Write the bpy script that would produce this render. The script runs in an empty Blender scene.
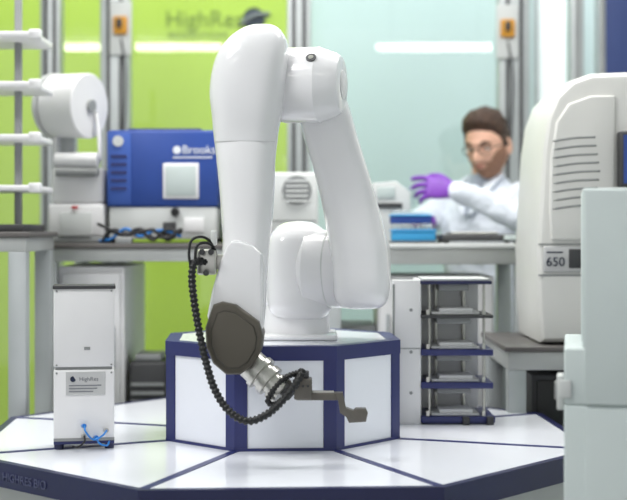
import bpy, bmesh, math, random
from mathutils import Vector, Matrix, noise
random.seed(4)
F = 1320.0      # focal length in photo pixels (survey of the photograph)
CH = 1.30       # lens height in metres
HY = 228.0      # horizon row
def at(px, py, d):
    """world point for a photo measurement at a known distance d (m)"""
    return Vector(((px - 313.5) * d / F, d, CH - (py - HY) * d / F))
def X(px, d): return (px - 313.5) * d / F
def Z(py, d): return CH - (py - HY) * d / F

# ------------------------------------------------------------------ materials
def lin(c):
    c = c / 255.0
    return c / 12.92 if c <= 0.04045 else ((c + 0.055) / 1.055) ** 2.4
def mat(name, rgb, rough=0.5, metal=0.0, var=0.05, scale=8.0, bump=0.0, bscale=60.0, coat=0.0, emit=0.0):
    m = bpy.data.materials.new(name); m.use_nodes = True
    nt = m.node_tree; b = nt.nodes['Principled BSDF']
    c = [lin(v) for v in rgb]
    tc = nt.nodes.new('ShaderNodeTexCoord')
    nz = nt.nodes.new('ShaderNodeTexNoise'); nz.inputs['Scale'].default_value = scale
    nt.links.new(tc.outputs['Object'], nz.inputs['Vector'])
    cr = nt.nodes.new('ShaderNodeValToRGB')
    cr.color_ramp.elements[0].position = 0.3; cr.color_ramp.elements[1].position = 0.7
    cr.color_ramp.elements[0].color = [max(0, v * (1 - var)) for v in c] + [1]
    cr.color_ramp.elements[1].color = [min(1, v * (1 + var)) for v in c] + [1]
    nt.links.new(nz.outputs['Fac'], cr.inputs['Fac'])
    nt.links.new(cr.outputs['Color'], b.inputs['Base Color'])
    b.inputs['Roughness'].default_value = rough
    b.inputs['Metallic'].default_value = metal
    if coat: b.inputs['Coat Weight'].default_value = coat; b.inputs['Coat Roughness'].default_value = 0.08
    if emit:
        b.inputs['Emission Color'].default_value = c + [1]
        b.inputs['Emission Strength'].default_value = emit
    if bump:
        n2 = nt.nodes.new('ShaderNodeTexNoise'); n2.inputs['Scale'].default_value = bscale
        n2.inputs['Detail'].default_value = 4
        nt.links.new(tc.outputs['Object'], n2.inputs['Vector'])
        bp = nt.nodes.new('ShaderNodeBump'); bp.inputs['Strength'].default_value = bump
        bp.inputs['Distance'].default_value = 0.01
        nt.links.new(n2.outputs['Fac'], bp.inputs['Height'])
        nt.links.new(bp.outputs['Normal'], b.inputs['Normal'])
    return m
def glassmat(name, tint, gloss=0.08, rough=0.02):
    m = bpy.data.materials.new(name); m.use_nodes = True
    nt = m.node_tree; nt.nodes.clear()
    o = nt.nodes.new('ShaderNodeOutputMaterial'); mx = nt.nodes.new('ShaderNodeMixShader')
    t = nt.nodes.new('ShaderNodeBsdfTransparent'); g = nt.nodes.new('ShaderNodeBsdfGlossy')
    t.inputs['Color'].default_value = tint; g.inputs['Roughness'].default_value = rough
    mx.inputs['Fac'].default_value = gloss
    nt.links.new(t.outputs[0], mx.inputs[1]); nt.links.new(g.outputs[0], mx.inputs[2])
    nt.links.new(mx.outputs[0], o.inputs['Surface'])
    return m
M = dict(
 white=mat('robot_white', (236, 235, 237), 0.24, 0, 0.01, coat=0.6),
 panel=mat('table_white_laminate', (238, 240, 247), 0.14, 0, 0.015, 3),
 navy=mat('navy_trim', (38, 44, 100), 0.35, 0, 0.05),
 navy2=mat('navy_rim', (30, 34, 76), 0.35, 0, 0.08),
 blue=mat('instrument_blue', (34, 68, 146), 0.45, 0, 0.05),
 boxw=mat('device_white', (228, 227, 228), 0.4, 0, 0.02),
 boxg=mat('device_light_grey', (206, 208, 207), 0.45, 0, 0.03),
 cab=mat('cabinet_cool_white', (204, 213, 212), 0.4, 0, 0.02),
 cream=mat('analyser_warm_white', (218, 217, 213), 0.4, 0, 0.02),
 midg=mat('mid_grey', (140, 142, 142), 0.5, 0, 0.08),
 darkg=mat('dark_grey', (58, 58, 60), 0.5, 0, 0.1),
 black=mat('black_rubber', (18, 18, 20), 0.45, 0, 0.2),
 olive=mat('wrist_cover_olive', (88, 83, 74), 0.4, 0.3, 0.06),
 olived=mat('wrist_cover_dark', (62, 58, 52), 0.45, 0.3, 0.06),
 steel=mat('brushed_steel', (190, 188, 182), 0.28, 0.9, 0.08, 40),
 grip=mat('gripper_metal', (104, 100, 94), 0.4, 0.6, 0.1, 30),
 alu=mat('aluminium_profile', (184, 188, 189), 0.4, 0.55, 0.05),
 benchtop=mat('bench_top_grey', (92, 88, 86), 0.45, 0, 0.08),
 benchfr=mat('bench_frame', (178, 180, 178), 0.42, 0.25, 0.05),
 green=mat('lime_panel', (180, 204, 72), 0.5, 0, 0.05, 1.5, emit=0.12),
 wall=mat('wall_pale', (204, 220, 221), 0.6, 0, 0.05, 1.2),
 wallw=mat('wall_white', (226, 230, 230), 0.7, 0, 0.03, 1.2),
 floor=mat('floor_vinyl', (160, 162, 162), 0.4, 0, 0.08, 3),
 textg=mat('green_print', (120, 142, 48), 0.6),
 textd=mat('dark_print', (24, 34, 60), 0.6),
 textw=mat('white_print', (235, 238, 245), 0.6),
 textgr=mat('grey_print', (120, 122, 128), 0.6),
 rimtxt=mat('rim_print', (84, 88, 120), 0.6),
 label=mat('sticker_grey', (188, 188, 188), 0.6),
 orange=mat('latch_orange', (214, 150, 46), 0.5),
 tube=mat('air_tube_blue', (30, 120, 200), 0.3),
 rackb=mat('rack_blue', (60, 160, 215), 0.4, 0, 0.1),
 screen=mat('display_grey', (190, 200, 198), 0.25),
 scrb=mat('monitor_blue', (40, 70, 140), 0.2, emit=0.2),
 skin=mat('skin', (222, 174, 150), 0.5, 0, 0.05, 30),
 hair=mat('hair_brown', (70, 48, 35), 0.6, 0, 0.35, 60, 0.6, 120),
 beard=mat('beard_stubble', (158, 116, 94), 0.75, 0, 0.22, 140, 0.5, 200),
 lips=mat('lips', (186, 114, 104), 0.5),
 eye=mat('eye_white', (226, 222, 216), 0.2),
 coat=mat('lab_coat_cotton', (224, 229, 239), 0.8, 0, 0.04, 10, 0.5, 14),
 shirt=mat('shirt_grey', (170, 178, 192), 0.8),
 trouser=mat('trousers', (50, 54, 66), 0.85),
 shoe=mat('shoe_leather', (30, 28, 28), 0.5),
 glove=mat('nitrile_purple', (128, 66, 180), 0.45, 0, 0.1, 40),
 glass=glassmat('enclosure_glass', (0.95, 0.98, 0.97, 1), 0.07),
 clear=glassmat('clear_plastic', (0.9, 0.94, 0.95, 1), 0.15, 0.1),
 lamp=mat('lamp_tube', (255, 252, 244), 0.5, emit=16.0),
)

# ------------------------------------------------------------------ helpers
def root(name, loc):
    e = bpy.data.objects.new(name, None); e.empty_display_size = 0.05
    e.location = loc; bpy.context.collection.objects.link(e); return e
def finish(bm, name, parent, m, smooth=False):
    bmesh.ops.recalc_face_normals(bm, faces=bm.faces)
    me = bpy.data.meshes.new(name); bm.to_mesh(me); bm.free()
    me.materials.append(m)
    o = bpy.data.objects.new(name, me); bpy.context.collection.objects.link(o)
    if smooth:
        for p in me.polygons: p.use_smooth = True
    if parent:
        o.parent = parent; o.matrix_parent_inverse = Matrix.Translation(-parent.location)
    return o
def sharp(o, ang=35):
    bm = bmesh.new(); bm.from_mesh(o.data)
    for e in bm.edges:
        if len(e.link_faces) == 2 and e.calc_face_angle(0) > math.radians(ang): e.smooth = False
    bm.to_mesh(o.data); bm.free(); return o
def bmbox(bm, c, s, bev=0.0, R=None, seg=2):
    t = bmesh.new(); bmesh.ops.create_cube(t, size=1)
    bmesh.ops.scale(t, vec=s, verts=t.verts)
    if bev: bmesh.ops.bevel(t, geom=t.edges[:], offset=min(bev, min(s) * 0.45), segments=seg, affect='EDGES', profile=0.5)
    mt = Matrix.Translation(c) @ (R.to_4x4() if R else Matrix())
    bmesh.ops.transform(t, matrix=mt, verts=t.verts)
    me = bpy.data.meshes.new('t'); t.to_mesh(me); t.free(); bm.from_mesh(me); bpy.data.meshes.remove(me)
def box(parent, name, c, s, m, bev=0.0, R=None, seg=2):
    bm = bmesh.new(); bmbox(bm, Vector(c), s, bev, R, seg)
    o = finish(bm, name, parent, m, bev > 0)
    if bev > 0: sharp(o, 50)
    return o
def boxr(parent, name, x0, x1, y0, y1, z0, z1, m, bev=0.0):
    return box(parent, name, ((x0+x1)/2, (y0+y1)/2, (z0+z1)/2), (abs(x1-x0), abs(y1-y0), abs(z1-z0)), m, bev)
def pbox(parent, name, px0, px1, py0, py1, d, dep, m, bev=0.0):
    """box whose front face at distance d spans the surveyed rectangle, dep metres deep"""
    return boxr(parent, name, X(px0, d), X(px1, d), d, d + dep, Z(py1, d), Z(py0, d), m, bev)
def frame(d):
    d = d.normalized(); u = Vector((0, 0, 1)) if abs(d.z) < 0.9 else Vector((0, 1, 0))
    a = d.cross(u).normalized(); return a, a.cross(d).normalized()
def rings(bm, rl, cap=True):
    vs = [[bm.verts.new(p) for p in r] for r in rl]
    n = len(vs[0])
    for i in range(len(vs) - 1):
        for j in range(n):
            bm.faces.new((vs[i][j], vs[i][(j+1) % n], vs[i+1][(j+1) % n], vs[i+1][j]))
    if cap:
        bm.faces.new(vs[0][::-1]); bm.faces.new(vs[-1])
def bmlathe(bm, p0, p1, prof, seg=40):
    p0 = Vector(p0); p1 = Vector(p1); d = (p1 - p0); L = d.length; d.normalize(); a, b = frame(d)
    rings(bm, [[p0 + d * (t * L) + (a * math.cos(2*math.pi*k/seg) + b * math.sin(2*math.pi*k/seg)) * max(r, 1e-4) for k in range(seg)] for t, r in prof])
def lathe(parent, name, p0, p1, prof, m, seg=40, ang=35):
    bm = bmesh.new(); bmlathe(bm, p0, p1, prof, seg)
    return sharp(finish(bm, name, parent, m, True), ang)
def cyl(parent, name, p0, p1, r, m, seg=32):
    return lathe(parent, name, p0, p1, [(0, r), (1, r)], m, seg)
def cat(pts, n):
    pts = [Vector(p) for p in pts]; out = []
    P = [pts[0]*2 - pts[1]] + pts + [pts[-1]*2 - pts[-2]]
    for i in range(1, len(P) - 2):
        for k in range(n):
            t = k / n
            out.append(0.5 * ((2*P[i]) + (P[i+1]-P[i-1])*t + (2*P[i-1]-5*P[i]+4*P[i+1]-P[i+2])*t*t + (3*P[i]-P[i-1]-3*P[i+1]+P[i+2])*t**3))
    out.append(pts[-1]); return out
def bmtube(bm, pts, rad, seg=12, n=8, roundcap=False, ribbed=None):
    ps = cat(pts, n) if len(pts) > 2 else [Vector(p) for p in pts]
    if not hasattr(rad, '__len__'): rs = [rad] * len(ps)
    else:
        rs = []
        for i in range(len(ps)):
            t = i / (len(ps)-1) * (len(rad)-1); k = min(int(t), len(rad)-2); rs.append(rad[k] + (rad[k+1]-rad[k]) * (t-k))
    if ribbed:
        L = [0]
        for i in range(1, len(ps)): L.append(L[-1] + (ps[i]-ps[i-1]).length)
        step = ribbed / 4; N = int(L[-1] / step); q = []; j = 0
        for i in range(N + 1):
            s = i * step
            while j < len(L) - 2 and L[j+1] < s: j += 1
            f = (s - L[j]) / max(L[j+1]-L[j], 1e-9); q.append(ps[j].lerp(ps[j+1], min(f, 1)))
        ps = q; r0 = rs[0]; rs = [r0 * (1.0 if (i % 4) in (0, 1) else 0.74) for i in range(len(ps))]
    up = None; rl = []
    for i, p in enumerate(ps):
        d = (ps[min(i+1, len(ps)-1)] - ps[max(i-1, 0)]).normalized()
        if up is None: a, b = frame(d)
        else:
            a = (up - d * up.dot(d)).normalized(); b = d.cross(a)
        up = a; ring = lambda c, r: [c + (a*math.cos(2*math.pi*k/seg) + b*math.sin(2*math.pi*k/seg))*r for k in range(seg)]
        if roundcap and i == 0:
            for q in (0.05, 0.5, 0.85): rl.append(ring(p - d*rs[i]*math.sqrt(1-q*q), rs[i]*q))
        rl.append(ring(p, rs[i]))
        if roundcap and i == len(ps)-1:
            for q in (0.85, 0.5, 0.05): rl.append(ring(p + d*rs[i]*math.sqrt(1-q*q), rs[i]*q))
    rings(bm, rl)
def tube(parent, name, pts, rad, m, **k):
    bm = bmesh.new(); bmtube(bm, pts, rad, **k); return finish(bm, name, parent, m, True)
def bmloft(bm, secs, n=2.6, seg=48, sub=6):
    P = [list(s) for s in secs]
    A = cat([Vector(s[:3]) for s in P], sub); B = cat([Vector((s[3], s[4], 0)) for s in P], sub)
    rl = []
    for a, b in zip(A, B):
        r = []
        for k in range(seg):
            t = 2*math.pi*k/seg; c, s = math.cos(t), math.sin(t)
            r.append(Vector((a.x + math.copysign(abs(c)**(2/n), c)*max(b.x, 1e-4), a.y + math.copysign(abs(s)**(2/n), s)*max(b.y, 1e-4), a.z)))
        rl.append(r)
    rings(bm, rl)
def ploft(parent, name, secs, m, n=2.6, sub=6, ang=60):
    """secs: (px,py,d,half width px, half depth m)"""
    S = []
    for px, py, d, hw, hd in secs:
        p = at(px, py, d); S.append((p.x, p.y, p.z, hw*d/F, hd))
    bm = bmesh.new(); bmloft(bm, S, n, 48, sub); return sharp(finish(bm, name, parent, m, True), ang)
def bmprism(bm, pts, y0, y1, bev=0.0, seg=3):
    t = bmesh.new(); v = [t.verts.new((p[0], y0, p[1])) for p in pts]; f = t.faces.new(v)
    e = bmesh.ops.extrude_face_region(t, geom=[f]); nv = [g for g in e['geom'] if isinstance(g, bmesh.types.BMVert)]
    bmesh.ops.translate(t, vec=(0, y1-y0, 0), verts=nv)
    bmesh.ops.recalc_face_normals(t, faces=t.faces)
    if bev:
        ed = [e for e in t.edges if abs(e.verts[0].co.y - e.verts[1].co.y) < 1e-6]
        bmesh.ops.bevel(t, geom=ed, offset=bev, segments=seg, affect='EDGES', profile=0.5)
    me = bpy.data.meshes.new('t'); t.to_mesh(me); t.free(); bm.from_mesh(me); bpy.data.meshes.remove(me)
def prism(parent, name, pts, y0, y1, m, bev=0.0):
    bm = bmesh.new(); bmprism(bm, pts, y0, y1, bev)
    return sharp(finish(bm, name, parent, m, True), 30)
def text(parent, name, s, loc, size, m, rot=(math.pi/2, 0, 0), ex=0.0008):
    c = bpy.data.curves.new(name, 'FONT'); c.body = s; c.size = size; c.extrude = ex
    c.materials.append(m); o = bpy.data.objects.new(name, c); bpy.context.collection.objects.link(o)
    o.location = loc; o.rotation_euler = rot
    if parent: o.parent = parent; o.matrix_parent_inverse = Matrix.Translation(-parent.location)
    return o
def hexpoly(cx, cy, R, ang0, n=8):
    return [(cx + R*math.sin(ang0 + 2*math.pi*i/n), cy - R*math.cos(ang0 + 2*math.pi*i/n)) for i in range(n)]
def bmplate(bm, poly, z0, z1):
    rings(bm, [[Vector((x, y, z0)) for x, y in poly], [Vector((x, y, z1)) for x, y in poly]])
def plate(parent, name, poly, z0, z1, m):
    bm = bmesh.new(); bmplate(bm, poly, z0, z1); return finish(bm, name, parent, m)

# ------------------------------------------------------------------ room
WB = 5.9
boxr(None, 'floor', -3, 3, -2.5, WB+0.1, -0.1, 0, M['floor'])
boxr(None, 'ceiling', -3, 3, -2.5, WB+0.1, 3.2, 3.3, M['wallw'])
boxr(None, 'wall_back', -3, 3, WB, WB+0.1, 0, 3.2, M['wall'])
boxr(None, 'wall_left', -3.1, -3, -2.5, WB+0.1, 0, 3.2, M['wallw'])
boxr(None, 'wall_right', 3, 3.1, -2.5, WB+0.1, 0, 3.2, M['wallw'])
boxr(None, 'baseboard_back', -3, 3, WB-0.015, WB, 0, 0.1, M['midg'])
g = root('lime_wall_panel', (-1.4, WB-0.02, 0))
dW = WB - 0.03
boxr(g, 'panel', -2.9, X(306, dW), dW, WB-0.001, 0.12, 3.1, M['green'])
text(g, 'company_lettering', 'HighRes', (X(165, dW), dW-0.002, Z(27, dW)), 0.105, M['textg'])
text(g, 'small_lettering', 'BIOSOLUTIONS', (X(168, dW), dW-0.002, Z(38, dW)), 0.038, M['textg'])
cyl(g, 'logo_disc', (X(254, dW), dW-0.004, Z(19, dW)), (X(254, dW), dW, Z(19, dW)), 0.05, M['textd'])
tube(g, 'logo_swoosh', [(X(240, dW), dW-0.006, Z(25, dW)), (X(253, dW), dW-0.006, Z(16, dW)), (X(270, dW), dW-0.006, Z(14, dW))], 0.01, M['textgr'])
w = root('window_1', (X(552, WB), WB-0.02, 1.8))
boxr(w, 'pane', X(536, WB), X(572, WB), WB-0.02, WB-0.001, 0.9, 3.0, mat('window_sky', (228, 236, 234), 0.3, emit=0.4))
for i, px in enumerate((535, 572)): boxr(w, 'frame_%d' % i, X(px-2, WB), X(px+2, WB), WB-0.05, WB-0.001, 0.86, 3.04, M['alu'])
boxr(w, 'frame_head', X(533, WB), X(574, WB), WB-0.05, WB-0.001, 3.0, 3.04, M['alu'])
boxr(w, 'sill', X(533, WB), X(574, WB), WB-0.08, WB-0.001, 0.86, 0.9, M['alu'])

EY = 5.0
en = root('glazed_enclosure_frame', (0, EY, 0))
def post(px0, px1, nm, d=EY, z1=3.2):
    x0, x1 = X(px0, d), X(px1, d); boxr(en, nm, x0, x1, d, d+0.09, 0, z1, M['alu'], 0.004)
    w = x1-x0
    for i, f in enumerate((0.28, 0.72) if w > 0.07 else (0.5,)):
        boxr(en, nm+'_slot_%d' % i, x0+w*f-0.007, x0+w*f+0.007, d-0.001, d+0.01, 0, z1, M['darkg' if w > .07 else 'midg'])
post(100, 129, 'post_1'); post(287, 311, 'post_2'); post(499, 530, 'post_3'); post(571, 584, 'post_4'); post(-110, -80, 'post_0')
post(40, 60, 'post_5'); post(599, 606, 'post_6')
boxr(en, 'bottom_rail', X(-110, EY), X(700, EY), EY+0.02, EY+0.07, 0.04, 0.12, M['alu'])
boxr(en, 'top_rail', X(-110, EY), X(700, EY), EY+0.02, EY+0.07, 2.8, 2.9, M['alu'])
for i, (a, b) in enumerate(((-80, 40), (129, 287), (311, 499), (606, 700), (60, 100))):
    boxr(en, 'glass_%d' % i, X(a, EY), X(b, EY), EY+0.042, EY+0.048, 0.12, 2.8, M['glass'])
boxr(en, 'blue_post_cover', X(606, EY), X(640, EY), EY-0.002, EY+0.03, Z(78, EY), 2.8, mat('muted_blue_cover', (60, 76, 128), .5), 0.003)
for i, (px, py) in enumerate(((121, 26), (507, 29))):
    boxr(en, 'latch_%d' % i, X(px-7, EY), X(px+7, EY), EY-0.03, EY, Z(py+9, EY), Z(py-9, EY), M['orange'], 0.006)
    boxr(en, 'latch_key_%d' % i, X(px-3, EY), X(px+2, EY), EY-0.045, EY-0.03, Z(py+3, EY), Z(py-6, EY), M['darkg'], 0.003)
    boxr(en, 'latch_plate_%d' % i, X(px-11, EY), X(px+11, EY), EY-0.012, EY, Z(py+30, EY), Z(py-24, EY), M['boxg'], 0.003)
    tube(en, 'latch_cable_%d' % i, [(X(px, EY), EY-0.01, Z(py+10, EY)), (X(px+5, EY), EY-0.02, Z(py+50, EY)), (X(px+3, EY), EY-0.01, Z(py+120, EY))], 0.004, M['darkg'])

for i, (x0, x1) in enumerate(((0.44, 1.24), (-1.8, -0.62))):
    l = root('pendant_linear_lamp', (0.5*(x0+x1), 1.0, 2.55))
    boxr(l, 'housing', x0-0.03, x1+0.03, 0.95, 1.05, 2.56, 2.60, M['boxw'], 0.005)
    cyl(l, 'tube', (x0, 1.0, 2.545), (x1, 1.0, 2.545), 0.018, M['lamp'])
    for k, xx in enumerate((x0+0.1, x1-0.1)): cyl(l, 'hanger_%d' % k, (xx, 1.0, 2.6), (xx, 1.0, 3.2), 0.004, M['darkg'], 8)

# ------------------------------------------------------------------ octagonal work table
TX, TY, TZ = -0.0715, 3.0, 0.836
A0 = math.radians(-19.5)
tb = root('octagonal_robot_table', (TX, TY, 0))
TR = 0.705
plate(tb, 'table_core', hexpoly(TX, TY, TR-0.004, A0), TZ-0.040, TZ-0.004, M['navy2'])
def edge_ring(parent, name, R0, R1, z0, z1, m, A=A0):
    a = hexpoly(TX, TY, R0, A); b = hexpoly(TX, TY, R1, A); bm = bmesh.new()
    for i in range(8):
        j = (i+1) % 8
        q = [a[i], a[j], b[j], b[i]]
        rings(bm, [[Vector((x, y, z0)) for x, y in q], [Vector((x, y, z1)) for x, y in q]])
    return finish(bm, name, parent, m)
edge_ring(tb, 'navy_rim', TR-0.012, TR+0.006, TZ-0.048, TZ+0.001, M['navy2'])
plate(tb, 'white_top', hexpoly(TX, TY, TR-0.012, A0), TZ-0.004, TZ, M['panel'])
for i in range(8):
    t = A0 + i*math.pi/4; d = Vector((math.sin(t), -math.cos(t), 0)); n = Vector((d.y, -d.x, 0))*0.0085
    c = Vector((TX, TY, 0)); a = c + d*0.2; b = c + d*(TR-0.013)
    bm = bmesh.new(); rings(bm, [[Vector((p.x, p.y, z)) for p in (a+n, a-n, b-n, b+n)] for z in (TZ-0.001, TZ+0.0012)])
    finish(bm, 'spoke_trim_%d' % i, tb, M['navy'])
plate(tb, 'skirt', hexpoly(TX, TY, TR-0.06, A0), 0.1, TZ-0.040, M['boxg'])
plate(tb, 'plinth', hexpoly(TX, TY, TR-0.12, A0), 0.0, 0.1, M['darkg'])
p3 = hexpoly(TX, TY, TR+0.0075, A0); va, vb = Vector(p3[7]+(0,)), Vector(p3[0]+(0,))
ang = math.atan2(vb.y-va.y, vb.x-va.x); pm = va.lerp(vb, 0.25)
text(tb, 'rim_lettering', 'HIGHRES BIO', (pm.x, pm.y, TZ-0.034), 0.024, M['rimtxt'], (math.pi/2, 0, ang))

pd = root('octagonal_robot_pedestal', (TX, TY, TZ))
PR = 0.277; PH = 0.218
plate(pd, 'white_panels', hexpoly(TX, TY, PR-0.003, A0), TZ, TZ+PH-0.002, M['panel'])
edge_ring(pd, 'top_band', PR-0.03, PR+0.002, TZ+PH-0.030, TZ+PH, M['navy'])
plate(pd, 'top_plate', hexpoly(TX, TY, PR-0.03, A0), TZ+PH-0.01, TZ+PH-0.0005, M['panel'])
edge_ring(pd, 'foot_band', PR-0.02, PR+0.001, TZ, TZ+0.006, M['navy'])
pv = hexpoly(TX, TY, PR+0.0005, A0)
for i in range(8):
    v = Vector(pv[i]+(0,)); a = Vector(pv[i-1]+(0,)); b = Vector(pv[(i+1) % 8]+(0,))
    W = 0.026; inw = (Vector((TX, TY, 0))-v).normalized()*0.01
    for k, o in enumerate((a, b)):
        e = v + (o-v).normalized()*W
        bm = bmesh.new(); rings(bm, [[Vector((p.x, p.y, z)) for p in (v, e, e+inw, v+inw)] for z in (TZ, TZ+PH-0.025)])
        finish(bm, 'corner_post_%d_%d' % (i, k), pd, M['navy'])

# ------------------------------------------------------------------ robot arm
PZ = TZ + PH
r = root('industrial_robot_arm', (X(297, 2.97), 2.97, PZ))
bx = X(296, 2.97); by = 2.97
S = lambda px: px*2.97/F
lathe(r, 'base_column', (bx, by, PZ), (bx, by, Z(228, by)), [(0, S(36)), (0.03, S(36)), (0.05, S(34)), (0.3, S(33)), (0.32, S(34.5)), (0.55, S(36)), (0.75, S(36)), (0.88, S(32)), (0.96, S(22)), (1, S(8))], M['white'], 56, 28)
box(r, 'base_flange', (bx, by, PZ+0.006), (S(82), S(82), 0.012), M['white'], 0.005)
ploft(r, 'shoulder_housing', [(300, 320, 2.95, 14, .03), (300, 316, 2.95, 26, .06), (300, 305, 2.95, 32, .08), (300, 275, 2.95, 34, .085), (299, 245, 2.95, 32, .08), (299, 231, 2.95, 26, .065), (299, 223, 2.95, 15, .04), (299, 221, 2.95, 3, .01)], M['white'], 2.8)
ys = 2.93
lathe(r, 'shoulder_joint', at(300, 268, ys), at(386, 270, ys-0.04), [(0, .06), (0.1, .086), (0.85, .086), (0.93, .082), (1, .07)], M['white'], 56)
cyl(r, 'shoulder_seam', at(331, 268.5, ys-0.014), at(332.5, 268.5, ys-0.015), .0868, M['boxg'], 56)
ploft(r, 'upper_arm', [(361, 309, 2.87, 6, .02), (361, 307, 2.87, 19, .045), (361, 300, 2.87, 26, .07), (361, 285, 2.87, 28.5, .085), (360, 262, 2.87, 29, .088), (357, 240, 2.86, 29, .08), (350, 205, 2.85, 28, .066), (340, 168, 2.83, 27, .06), (330, 135, 2.82, 27, .062), (324, 110, 2.81, 26, .064), (319, 90, 2.80, 23, .06), (317, 75, 2.80, 14, .04), (317, 70, 2.8, 4, .01)], M['white'], 3.2)
e0 = at(250, 86, 2.78); e1 = at(343, 84.5, 2.735)
lathe(r, 'elbow_cap', e0, e1, [(0, .07), (0.36, .077), (0.38, .0785), (0.76, .079), (0.775, .0775), (0.93, .066), (0.985, .058), (1, .05)], M['white'], 64, 22)
ax = (e1-e0).normalized()
q = e0.lerp(e1, 0.97); lathe(r, 'elbow_end_plug', q, q+ax*0.009, [(0, .03), (0.8, .03), (1, .027)], M['boxw'])
dirn = Vector((0.02, -0.80, 0.60)).normalized(); dirn = (dirn-ax*dirn.dot(ax)).normalized()
sp = e0.lerp(e1, 0.73) + dirn*.0785
lathe(r, 'elbow_screw', sp, sp+dirn*.003, [(0, .0105), (1, .0105)], M['darkg'])
lathe(r, 'elbow_screw_core', sp+dirn*.003, sp+dirn*.0036, [(0, .0055), (1, .0055)], M['steel'])
ploft(r, 'forearm_head', [(246, 143, 2.72, 31.5, .07), (246, 132, 2.72, 32.5, .072), (247, 115, 2.72, 35, .077), (248, 95, 2.72, 38, .08), (250, 75, 2.72, 38.5, .08), (253, 56, 2.72, 36, .075), (257, 41, 2.72, 30, .062), (260, 31, 2.72, 21, .045), (262, 26, 2.72, 12, .025), (262, 24.5, 2.72, 3, .005)], M['white'], 2.7)
ploft(r, 'forearm_collar', [(246.2, 140.5, 2.72, 30.9, .068), (246.2, 144, 2.72, 30.9, .068)], M['label'], 2.5, 1)
ploft(r, 'forearm', [(246, 142, 2.72, 31.5, .069), (246, 160, 2.71, 29.5, .066), (247, 190, 2.70, 27.5, .062), (247, 220, 2.69, 25.5, .058), (246, 245, 2.68, 23.5, .054), (243, 275, 2.67, 24.5, .05), (239, 305, 2.66, 27, .045), (236, 330, 2.66, 27, .04), (235, 345, 2.66, 22, .035)], M['white'], 2.4)
fp = [(231, 241), (240, 241), (254, 246), (262, 254), (263, 300), (262, 330), (210, 330), (207, 316), (212, 290), (220, 262), (226, 246)]
prism(r, 'wrist_fork', [(X(a, 2.6), Z(b, 2.6)) for a, b in fp], 2.600, 2.645, M['white'], 0.008)
wp = [(213, 305), (222, 302), (236, 305), (259, 322), (263, 336), (261, 352), (252, 367), (240, 375), (226, 375), (213, 364), (206, 348), (205, 328)]
prism(r, 'wrist_cover', [(X(a, 2.575), Z(b, 2.575)) for a, b in wp], 2.575, 2.70, M['olive'], 0.007)
cc = at(234, 342, 2.575)
wp2 = [(cc.x + (X(a, 2.575)-cc.x)*0.8, cc.z + (Z(b, 2.575)-cc.z)*0.8) for a, b in wp]
prism(r, 'wrist_cover_plate', wp2, 2.571, 2.58, M['olived'], 0.002)
wp3 = [(cc.x + (X(a, 2.575)-cc.x)*0.77, cc.z + (Z(b, 2.575)-cc.z)*0.77) for a, b in wp]
prism(r, 'wrist_cover_inner', wp3, 2.5695, 2.58, M['olive'], 0.002)
f0 = at(240, 354, 2.63); f1 = at(283, 393, 2.60)
lathe(r, 'tool_flange', f0, f1, [(0, .030), (0.42, .031), (0.43, .035), (0.52, .035), (0.53, .028), (0.60, .028), (0.61, .032), (0.72, .032), (0.73, .024), (0.80, .024), (0.81, .029), (0.96, .029), (1, .027)], M['steel'], 48)
gY = 2.60
box(r, 'gripper_mount', at(287, 390, gY), (.03, .04, .026), M['darkg'], 0.003, Matrix.Rotation(math.radians(40), 3, 'Y'))
pbox(r, 'gripper_block', 294, 312, 379, 400, gY-0.02, 0.04, M['grip'], 0.003)
pbox(r, 'gripper_block_cap', 297, 309, 372, 380, gY-0.012, 0.03, M['darkg'], 0.002)
pbox(r, 'gripper_bar', 296, 342, 393, 400.5, gY-0.014, 0.022, M['grip'], 0.002)
pbox(r, 'gripper_rail', 312, 334, 391, 394, gY-0.008, 0.01, M['steel'], 0.001)
gp = [(335, 393), (343, 393), (346, 408), (354, 411), (356, 409), (366, 409), (368, 413), (366, 422), (349, 423), (346, 417), (340, 413), (338, 400)]
prism(r, 'gripper_finger', [(X(a, gY-.02), Z(b, gY-.02)) for a, b in gp], gY-0.020, gY+0.006, M['grip'], 0.0015)
gp2 = [(348, 411), (366, 410), (366, 414), (348, 415)]
prism(r, 'gripper_pad', [(X(a, gY+.01), Z(b, gY+.01)) for a, b in gp2], gY+0.006, gY+0.03, M['darkg'], 0.001)
for i in range(3):
    q = at(298+5*i, 386, gY-0.0205); cyl(r, 'gripper_bolt_%d' % i, q, q+Vector((0, -.003, 0)), .0025, M['darkg'], 12)
cp = [at(*p) for p in ((205, 262, 2.60), (195, 262, 2.58), (192, 276, 2.57), (194, 300, 2.56), (199, 330, 2.55), (206, 362, 2.54), (215, 390, 2.53), (229, 411, 2.52), (247, 421, 2.51), (266, 415, 2.52), (283, 400, 2.54), (296, 383, 2.56), (303, 370, 2.58))]
tube(r, 'corrugated_conduit', cp, .0082, M['black'], n=16, ribbed=0.0095, seg=14)
cp = [at(*p) for p in ((300, 372, 2.60), (285, 378, 2.585), (272, 392, 2.575), (268, 402, 2.575), (276, 404, 2.58), (288, 394, 2.59), (300, 384, 2.59))]
tube(r, 'wrist_conduit', cp, .0062, M['black'], n=12, ribbed=0.007, seg=12)
tube(r, 'cable_loop_1', [at(*p) for p in ((211, 262, 2.61), (212, 245, 2.60), (203, 237, 2.59), (192, 240, 2.585), (189, 254, 2.58), (191, 270, 2.575), (190, 285, 2.57))], .0028, M['black'], n=10, seg=8)
tube(r, 'cable_loop_2', [at(*p) for p in ((215, 268, 2.62), (215, 250, 2.60), (207, 243, 2.59), (197, 246, 2.585), (195, 262, 2.58))], .0028, M['black'], n=10, seg=8)
box(r, 'conduit_bracket', at(207, 262, 2.61), (.038, .03, .05), M['steel'], 0.004)
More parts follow.
